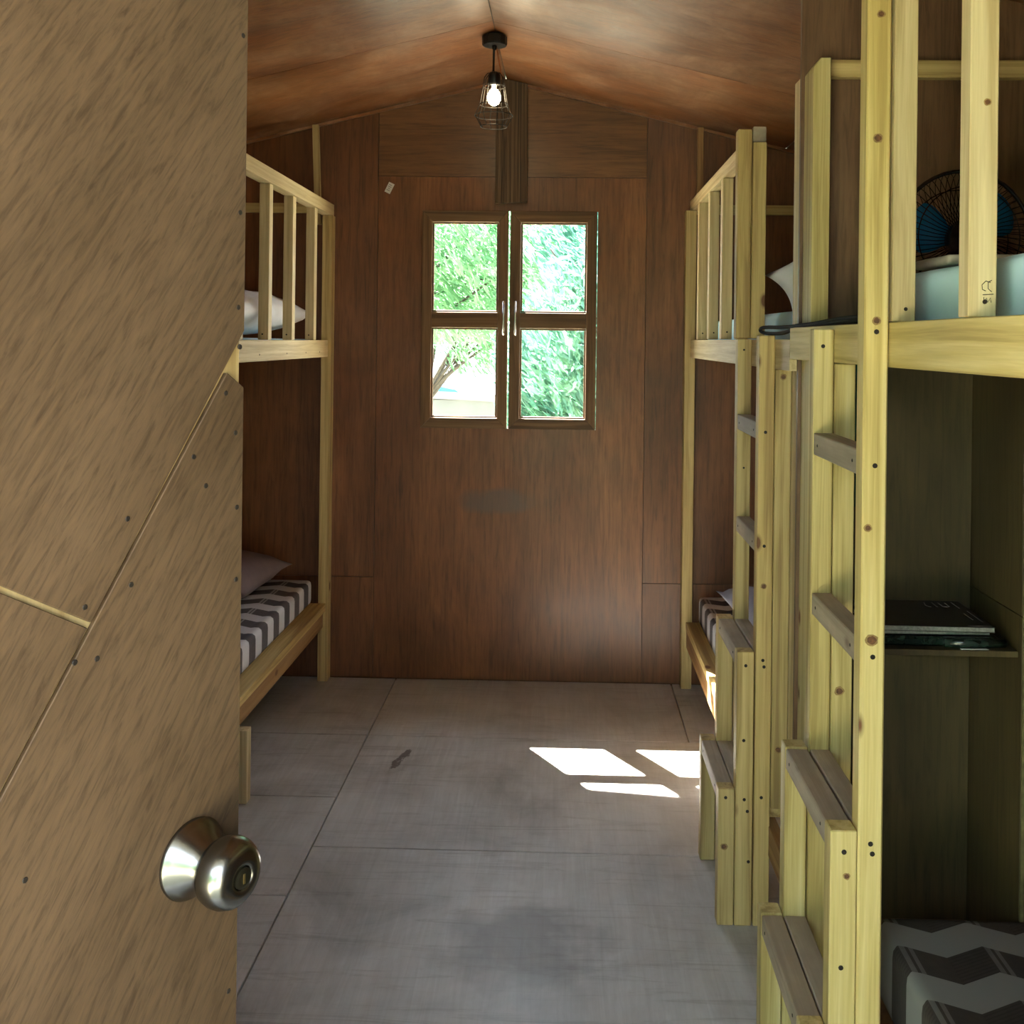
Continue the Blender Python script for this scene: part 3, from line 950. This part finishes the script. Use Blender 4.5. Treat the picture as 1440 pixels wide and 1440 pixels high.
# ------------------------------------------------------------------ open shelf at the head of the near lower bed
SX0, SX1, SYF, SYB, SZ0, SZ1 = 0.566, 0.838, 1.874, 2.118, 0.2810, 1.416
sh = empty('shelf_unit', ((SX0 + SX1) / 2, (SYF + SYB) / 2, SZ0))
tag(sh, 'shade-darkened open plywood shelf box holding magazines above the zigzag mattress', 'shelf')
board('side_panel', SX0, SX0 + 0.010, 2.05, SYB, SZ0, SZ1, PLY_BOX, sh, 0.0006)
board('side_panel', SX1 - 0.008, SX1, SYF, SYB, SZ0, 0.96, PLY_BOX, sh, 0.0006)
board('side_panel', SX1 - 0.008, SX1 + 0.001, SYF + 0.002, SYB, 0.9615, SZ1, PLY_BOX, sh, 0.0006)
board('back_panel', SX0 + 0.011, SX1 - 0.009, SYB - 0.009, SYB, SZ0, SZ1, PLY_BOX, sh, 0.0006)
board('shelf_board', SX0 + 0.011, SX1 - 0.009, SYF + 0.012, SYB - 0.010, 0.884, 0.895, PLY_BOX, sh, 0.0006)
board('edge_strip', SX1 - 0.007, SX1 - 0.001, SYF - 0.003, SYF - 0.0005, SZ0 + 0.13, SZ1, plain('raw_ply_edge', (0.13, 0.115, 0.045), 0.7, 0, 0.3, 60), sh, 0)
tp = board('edge_tape', SX0 + 0.001, SX0 + 0.012, 2.046, 2.0495, 1.128, 1.412, GREENTAPE, sh, 0)
tp['label'] = 'dark green glossy tape on the shelf edge'

# magazines, folder and paper slip
zS = 0.8955


def magazine(name, x0, x1, y0, y1, z, h, cover, pages, label, skew=0.0, roll=0.0):
    r = empty(name, ((x0 + x1) / 2, (y0 + y1) / 2, z))
    tag(r, label, 'magazine', 'reading matter stacked on the shelf')
    c, s = math.cos(skew), math.sin(skew)
    O = Vector(((x0 + x1) / 2, (y0 + y1) / 2, 0))
    U, V = Vector((c, s, 0)), Vector((-s, c, 0))
    a, b = (x1 - x0) / 2, (y1 - y0) / 2
    link('page_block', prism_bm(rect(-a + 0.001, a - 0.001, -b + 0.001, b - 0.001), O, U, V, (0, 0, 1), z + 0.001, z + h - 0.001), pages, r)
    link('cover', prism_bm(rect(-a, a, -b, b), O, U, V, (0, 0, 1), z + h - 0.001, z + h), cover, r)
    link('cover', prism_bm(rect(-a, a, -b, b), O, U, V, (0, 0, 1), z, z + 0.001), cover, r)
    return r, O, U, V


magazine('magazine', 0.581, 0.790, 1.915, 2.10, zS + 0.019, 0.008, MAGBLACK, MAGPAGES, 'thin magazine with pale pages in the middle of the stack on the shelf', 0.01)
top_mag, MO, MU, MV = magazine('magazine', 0.583, 0.796, 1.905, 2.095, zS + 0.0275, 0.010, MAGBLACK, MAGPAGES, 'black magazine with faint pale lettering on top of the shelf stack', -0.02)
lt = bmesh.new()
zt = zS + 0.0379
for pts in ([(0.035, 0.08), (0.030, 0.055), (0.037, 0.045)], [(0.05, 0.082), (0.05, 0.046)], [(0.062, 0.08), (0.062, 0.05), (0.070, 0.046), (0.075, 0.052), (0.075, 0.08)], [(0.09, 0.085), (0.09, 0.04)],
            [(0.098, 0.02), (0.098, -0.06)], [(0.085, 0.0), (0.085, -0.045)], [(0.06, -0.088), (0.103, -0.088)]):
    for a, b in zip(pts, pts[1:]):
        d = Vector((b[0] - a[0], b[1] - a[1]))
        nn = Vector((-d.y, d.x)).normalized() * 0.0009
        prism_bm([(a[0] + nn.x, a[1] + nn.y), (b[0] + nn.x, b[1] + nn.y), (b[0] - nn.x, b[1] - nn.y), (a[0] - nn.x, a[1] - nn.y)], MO, MU, MV, (0, 0, 1), zt - 0.0004, zt, lt)
tag(link('cover_lettering', lt, WHITEINK, top_mag), kind='stuff')
fo = empty('folder', (0.69, 2.0, zS))
tag(fo, 'glossy dark green folder with a rolled edge at the bottom of the shelf stack', 'folder', 'reading matter stacked on the shelf')
link('cover', prism_bm([(0.580, 1.905), (0.795, 1.900), (0.800, 2.10), (0.580, 2.10)], (0, 0, 0), (1, 0, 0), (0, 1, 0), (0, 0, 1), zS + 0.0005, zS + 0.018, bev=0.004), FOLDER, fo)
link('rolled_edge', tube_bm([(0.700, 1.899, zS + 0.010), (0.76, 1.8985, zS + 0.0095), (0.812, 1.902, zS + 0.0085)], [0.0085, 0.008, 0.007], 10), FOLDER, fo, smooth=True)
tag(link('paper_slip', prism_bm([(0.728, 1.8885), (0.778, 1.890), (0.776, 1.897), (0.728, 1.896)], (0, 0, 0), (1, 0, 0), (0, 1, 0), (0, 0, 1), zS, zS + 0.0006), PAPER), 'white paper slip sticking out in front of the folder on the shelf', 'paper')

# ------------------------------------------------------------------ desk fan on the near upper mattress
FC = Vector((0.782, 2.04, 1.660))
fan = empty('desk_fan', (FC.x, FC.y, 1.4325))
tag(fan, 'small black desk fan with translucent blue blades on the upper mattress', 'fan')
R_ = 0.1330
fA = Vector((0.05, -1, 0.02)).normalized()      # back of the fan faces the doorway
link('rim', tube_bm(ring_pts(FC, fA, R_, 40), 0.0042, 6, closed=True), FANBLACK, fan, smooth=True)


def guard(name, bulge, n):
    bm = bmesh.new()
    ref = Vector((0, 0, 1))
    P = fA.cross(ref).normalized()
    Q = fA.cross(P)
    for k in range(n):
        a = 2 * math.pi * k / n
        tw = 0.25
        pts = []
        for r, h in ((0.030, bulge), (0.065, bulge * 0.98), (0.100, bulge * 0.85), (0.122, bulge * 0.5), (R_, 0.0)):
            aa = a + tw * (1 - r / R_)
            pts.append(FC + fA * h + (P * math.cos(aa) + Q * math.sin(aa)) * r)
        tube_bm(pts, 0.0008, 4, bm, caps=False)
    for r, h in ((0.030, bulge), (0.100, bulge * 0.85)):
        tube_bm(ring_pts(FC + fA * h, fA, r, 32), 0.0012, 4, bm, closed=True)
    tag(link(name, bm, FANBLACK, fan), kind='stuff')


guard('rear_guard', 0.026, 60)
guard('front_guard', -0.030, 60)
fP = fA.cross(Vector((0, 0, 1))).normalized()
fQ = fA.cross(fP)
for k in range(3):
    a0 = math.radians((-14, -140, 105)[k])
    bm = bmesh.new()
    top, bot = [], []
    nr, na = 6, 7
    for i in range(nr + 1):
        r = 0.018 + (0.112 - 0.018) * i / nr
        half = math.radians(20 + 16 * math.sin(math.pi * min(i / nr * 0.72 + 0.1, 1)))
        rt, rb = [], []
        for j in range(na + 1):
            t = -1 + 2 * j / na
            rad = r - (0.008 * t * t if i == nr else 0)
            aa = a0 + t * half
            h = 0.012 * t + 0.003 * math.cos(t * 1.5)
            p = FC + (fP * math.cos(aa) + fQ * math.sin(aa)) * rad + fA * h
            rt.append(bm.verts.new(p + fA * 0.0008))
            rb.append(bm.verts.new(p - fA * 0.0008))
        top.append(rt)
        bot.append(rb)
    for i in range(nr):
        for j in range(na):
            bm.faces.new((top[i][j], top[i][j + 1], top[i + 1][j + 1], top[i + 1][j]))
            bm.faces.new((bot[i][j], bot[i + 1][j], bot[i + 1][j + 1], bot[i][j + 1]))
    for i in range(nr):
        for j in (0, na):
            bm.faces.new((top[i][j], top[i + 1][j], bot[i + 1][j], bot[i][j]))
    for j in range(na):
        for i in (0, nr):
            bm.faces.new((top[i][j], top[i][j + 1], bot[i][j + 1], bot[i][j]))
    bmesh.ops.recalc_face_normals(bm, faces=bm.faces)
    link('blade', bm, FANBLUE, fan, smooth=True)
link('hub', lathe_bm([(0, -0.02), (0.018, -0.018), (0.022, 0.0), (0.022, 0.012), (0, 0.014)], FC, fA, 24), FANBLACK, fan, smooth=True)
link('motor_housing', lathe_bm([(0.036, 0.022), (0.040, 0.030), (0.041, 0.045), (0.037, 0.062), (0.026, 0.074), (0.012, 0.079), (0, 0.080)], FC + Vector((-0.012, 0, -0.008)), fA, 28), FANBLACK, fan, smooth=True)
link('neck', tube_bm([FC + fA * 0.045 + Vector((-0.012, 0, -0.03)), FC + fA * 0.05 + Vector((-0.02, 0, -0.062)), FC + fA * 0.04 + Vector((-0.02, 0, -0.215))], [0.022, 0.020, 0.024], 12), FANBLACK, fan, smooth=True)
link('base', lathe_bm([(0, 0.020), (0.03, 0.018), (0.058, 0.010), (0.080, 0.003), (0.080, 0.0), (0, 0.0)], FC + Vector((-0.02, -0.04, -0.2272)), (0, 0, 1), 32), FANBLACK, fan, smooth=True)

# fan lead looped along the upper rail
pts = [(0.556, 1.72, 1.4925), (0.545, 1.84, 1.4925), (0.534, 1.98, 1.4925), (0.531, 2.15, 1.4915), (0.532, 2.30, 1.4905), (0.530, 2.42, 1.489), (0.520, 2.52, 1.4885), (0.508, 2.585, 1.4895), (0.500, 2.625, 1.4880),
       (0.4985, 2.640, 1.4825), (0.502, 2.625, 1.4770), (0.512, 2.590, 1.4738), (0.523, 2.50, 1.4738), (0.527, 2.43, 1.4790), (0.526, 2.36, 1.4895), (0.5265, 2.20, 1.4915), (0.540, 1.96, 1.500), (0.556, 1.80, 1.4925), (0.563, 1.72, 1.4925)]


def smooth_pts(p, n=5):
    p = [Vector(q) for q in p]
    out = []
    for i in range(len(p) - 1):
        a, b, c, d = p[max(i - 1, 0)], p[i], p[i + 1], p[min(i + 2, len(p) - 1)]
        for k in range(n):
            t = k / n
            out.append(0.5 * ((2 * b) + (c - a) * t + (2 * a - 5 * b + 4 * c - d) * t * t + (3 * b - a - 3 * c + d) * t ** 3))
    out.append(p[-1])
    return out


tag(link('power_cord', tube_bm(smooth_pts(pts), 0.0046, 8), RUBBER, smooth=True), 'black power cord looped along the top of the upper bunk rail', 'cord')

# ------------------------------------------------------------------ pendant lamp at the ridge
LX, LY = -0.268, 3.70
lamp = empty('pendant_lamp', (LX, LY, RZ))
tag(lamp, 'black pendant lamp with wire cage and lit bulb hanging from the ridge', 'lamp')
px = 3.70 / 1442
Z = lambda y: 1.45 + (477.5 - y) * px
link('canopy', lathe_bm([(0, Z(46)), (0.030, Z(47)), (0.045, Z(51)), (0.0455, Z(61)), (0.043, Z(63.5)), (0, Z(63.5))], (LX, LY, 0), (0, 0, 1), 12), BLACK, lamp)
link('stem', tube_bm([(LX, LY, Z(63)), (LX, LY, Z(68)), (LX - 0.002, LY, Z(70)), (LX - 0.003, LY, Z(99)), (LX - 0.003, LY, Z(102))], [0.009, 0.008, 0.0042, 0.0042, 0.008], 10), BLACK, lamp, smooth=True)
link('cord', tube_bm([(LX + 0.006, LY + 0.01, Z(64)), (LX + 0.012, LY + 0.012, Z(76)), (LX + 0.020, LY + 0.012, Z(92)), (LX + 0.0245, LY + 0.012, Z(104))], 0.0022, 6), ORANGECORD, lamp, smooth=True)
link('socket', lathe_bm([(0, Z(100)), (0.012, Z(100.5)), (0.0215, Z(103)), (0.0225, Z(106)), (0.0225, Z(117)), (0.019, Z(119)), (0, Z(119))], (LX, LY, 0), (0, 0, 1), 24), BLACK, lamp, smooth=True)
rings = [(0.040, Z(121)), (0.051, Z(146.5)), (0.069, Z(162)), (0.0475, Z(177.5))]
for r, z in rings:
    link('cage_ring', tube_bm(ring_pts((LX, LY, z), (0, 0, 1), r, 28), 0.0016, 6, closed=True), CAGE, lamp, smooth=True)
for k in range(8):
    a = 2 * math.pi * (k + 0.35) / 8
    w = [(0.006, Z(101)), (0.025, Z(103)), (0.036, Z(109)), (0.040, Z(121)), (0.051, Z(146.5)), (0.069, Z(162)), (0.0475, Z(177.5))]
    link('cage_wire', tube_bm([(LX + r * math.cos(a), LY + r * math.sin(a), z) for r, z in w], 0.0015, 5), CAGE, lamp, smooth=True)
T = NT('lit_bulb')
em = T.n('ShaderNodeEmission')
em.inputs[0].default_value = (1.0, 0.82, 0.52, 1)
em.inputs[1].default_value = 7.0
T.l(em.outputs[0], T.out.inputs[0])
link('bulb', lathe_bm([(0.008, Z(119)), (0.0085, Z(124)), (0.017, Z(127.5)), (0.0245, Z(134)), (0.0235, Z(140)), (0.017, Z(145)), (0.008, Z(147.3)), (0, Z(147.6))], (LX, LY, 0), (0, 0, 1), 24), T.m, lamp, smooth=True)

# ------------------------------------------------------------------ outside: ground, trees, a low wall
gr = structure(board('ground', -30, 30, -30, 40, -0.6, -0.45, GRASS, None, 0))


def tree(name, base, h, crown_c, crown_r, n, mat, label, leaf=(0.13, 0.011), seed=0, branches=9, droop=0.6, thick=0.04):
    rnd = random.Random(seed)
    t = empty(name, base)
    tag(t, label, 'tree', 'trees outside the cabin')
    bx, by, bz = base
    top = Vector(crown_c)
    pts = [Vector(base), Vector(base).lerp(top, 0.4) + Vector((rnd.uniform(-.15, .15), rnd.uniform(-.15, .15), 0)), Vector(base).lerp(top, 0.75), top]
    link('trunk', tube_bm(smooth_pts(pts, 4), [thick * (1 - 0.66 * i / 12) for i in range(13)], 8), BARK, t, smooth=True)
    ends = []
    for k in range(branches):
        a = pts[1].lerp(top, rnd.random())
        d = Vector((rnd.uniform(-1, 1) * crown_r[0], rnd.uniform(-1, 1) * crown_r[1], rnd.uniform(-0.5, 1) * crown_r[2])) * 0.8
        e = Vector(crown_c) + d
        mid = a.lerp(e, 0.5) + Vector((0, 0, 0.12))
        bp = smooth_pts([a, mid, e], 4)
        link('branch', tube_bm(bp, [0.022 - 0.017 * i / 8 for i in range(9)], 5), BARK, t, smooth=True)
        ends.append((mid, e))
    V, F = [], []
    L, W = leaf
    for i in range(n):
        while True:
            p = Vector((rnd.uniform(-1, 1), rnd.uniform(-1, 1), rnd.uniform(-1, 1)))
            if p.length < 1: break
        q = Vector((p.x * crown_r[0], p.y * crown_r[1], p.z * crown_r[2])) + Vector(crown_c)
        if noise.noise(q * 1.6 + Vector((seed, 0, 0))) < -0.34: continue
        ph = noise.noise(q * 0.9) * 2.5 + rnd.gauss(0, 0.5)
        d = Vector((math.cos(ph) * 0.75, math.sin(ph) * 0.4, -droop + rnd.gauss(0, 0.35))).normalized()
        s = d.cross(Vector((rnd.gauss(0, 1), rnd.gauss(0, 1), rnd.gauss(0, 1)))).normalized() * W * rnd.uniform(0.7, 1.3)
        l = L * rnd.uniform(0.6, 1.3)
        b = len(V)
        V += [q, q + d * l * 0.4 + s, q + d * l, q + d * l * 0.4 - s]
        F.append((b, b + 1, b + 2, b + 3))
    me = bpy.data.meshes.new('foliage')
    me.from_pydata([tuple(v - Vector(base)) for v in V], [], F)
    me.materials.append(mat)
    o = bpy.data.objects.new('foliage', me)
    COL.objects.link(o)
    o.parent = t
    o['kind'] = 'stuff'
    return t


tree('leafy_tree', (-2.6, 8.6, -0.45), 3, (-1.0, 8.2, 2.25), (1.45, 0.8, 0.80), 17000, LEAF_A, 'fresh green tree with slender leaves filling the upper panes of the window', seed=3)
tree('leafy_tree', (1.4, 6.9, -0.45), 3, (0.25, 6.75, 1.35), (0.76, 0.55, 1.2), 20000, LEAF_B, 'cool green tree with drooping leaves filling the window sash on the ladder side', seed=9)
tree('leafy_tree', (-1.9, 9.6, -0.45), 3, (-0.75, 9.5, 1.75), (0.62, 0.5, 0.62), 3500, LEAF_A, 'slim tree with bare forked branches above the low pale wall outside', seed=31)
tree('leafy_tree', (-0.4, 13.0, -0.45), 3, (0.3, 13.0, 2.9), (2.0, 1.0, 1.0), 7000, LEAF_B, 'more distant tree showing between the nearer leaves outside the window', seed=17, leaf=(0.18, 0.016))
tree('leafy_tree', (-4.4, -6.5, -0.45), 4, (-4.2, -6.5, 1.4), (2.0, 1.2, 1.8), 9000, LEAF_A, 'broad unseen green tree added on the hinge side of the doorway to tint its light', seed=21, leaf=(0.30, 0.06))  # this tree and the next are unseen, added to green the doorway light
tree('leafy_tree', (-0.2, -8.2, -0.45), 4, (-0.4, -8.2, 1.2), (1.9, 1.2, 1.6), 9000, LEAF_A, 'lower unseen green tree added straight ahead of the doorway to tint its light', seed=25, leaf=(0.30, 0.06))

wl = empty('garden_wall', (-2.6, 10.2, -0.45))
tag(wl, 'low pale wall with a sloping coping beyond the window sash beside the sticker', 'wall')
link('wall_body', box_bm(-4.6, -0.45, 10.1, 10.25, -0.45, 0.86, 0.01), CREAM, wl)
link('coping', prism_bm([(-4.7, 1.00), (-0.40, 0.83), (-0.40, 0.90), (-4.7, 1.10)], (0, 10.04, 0), (1, 0, 0), (0, 0, 1), (0, 1, 0), 0, 0.3), ROOFTIN, wl)
tp = bmesh.new()
prism_bm([(-1.42, 0.9475), (-1.04, 0.930), (-1.09, 0.965), (-1.24, 0.995), (-1.42, 1.02)], (0, 10.03, 0), (1, 0, 0), (0, 0, 1), (0, 1, 0), 0, 0.32, tp, bev=0.008)
tag(link('blue_tarp', tp, TARP), 'bright blue tarpaulin heaped on the low pale wall outside', 'tarpaulin')
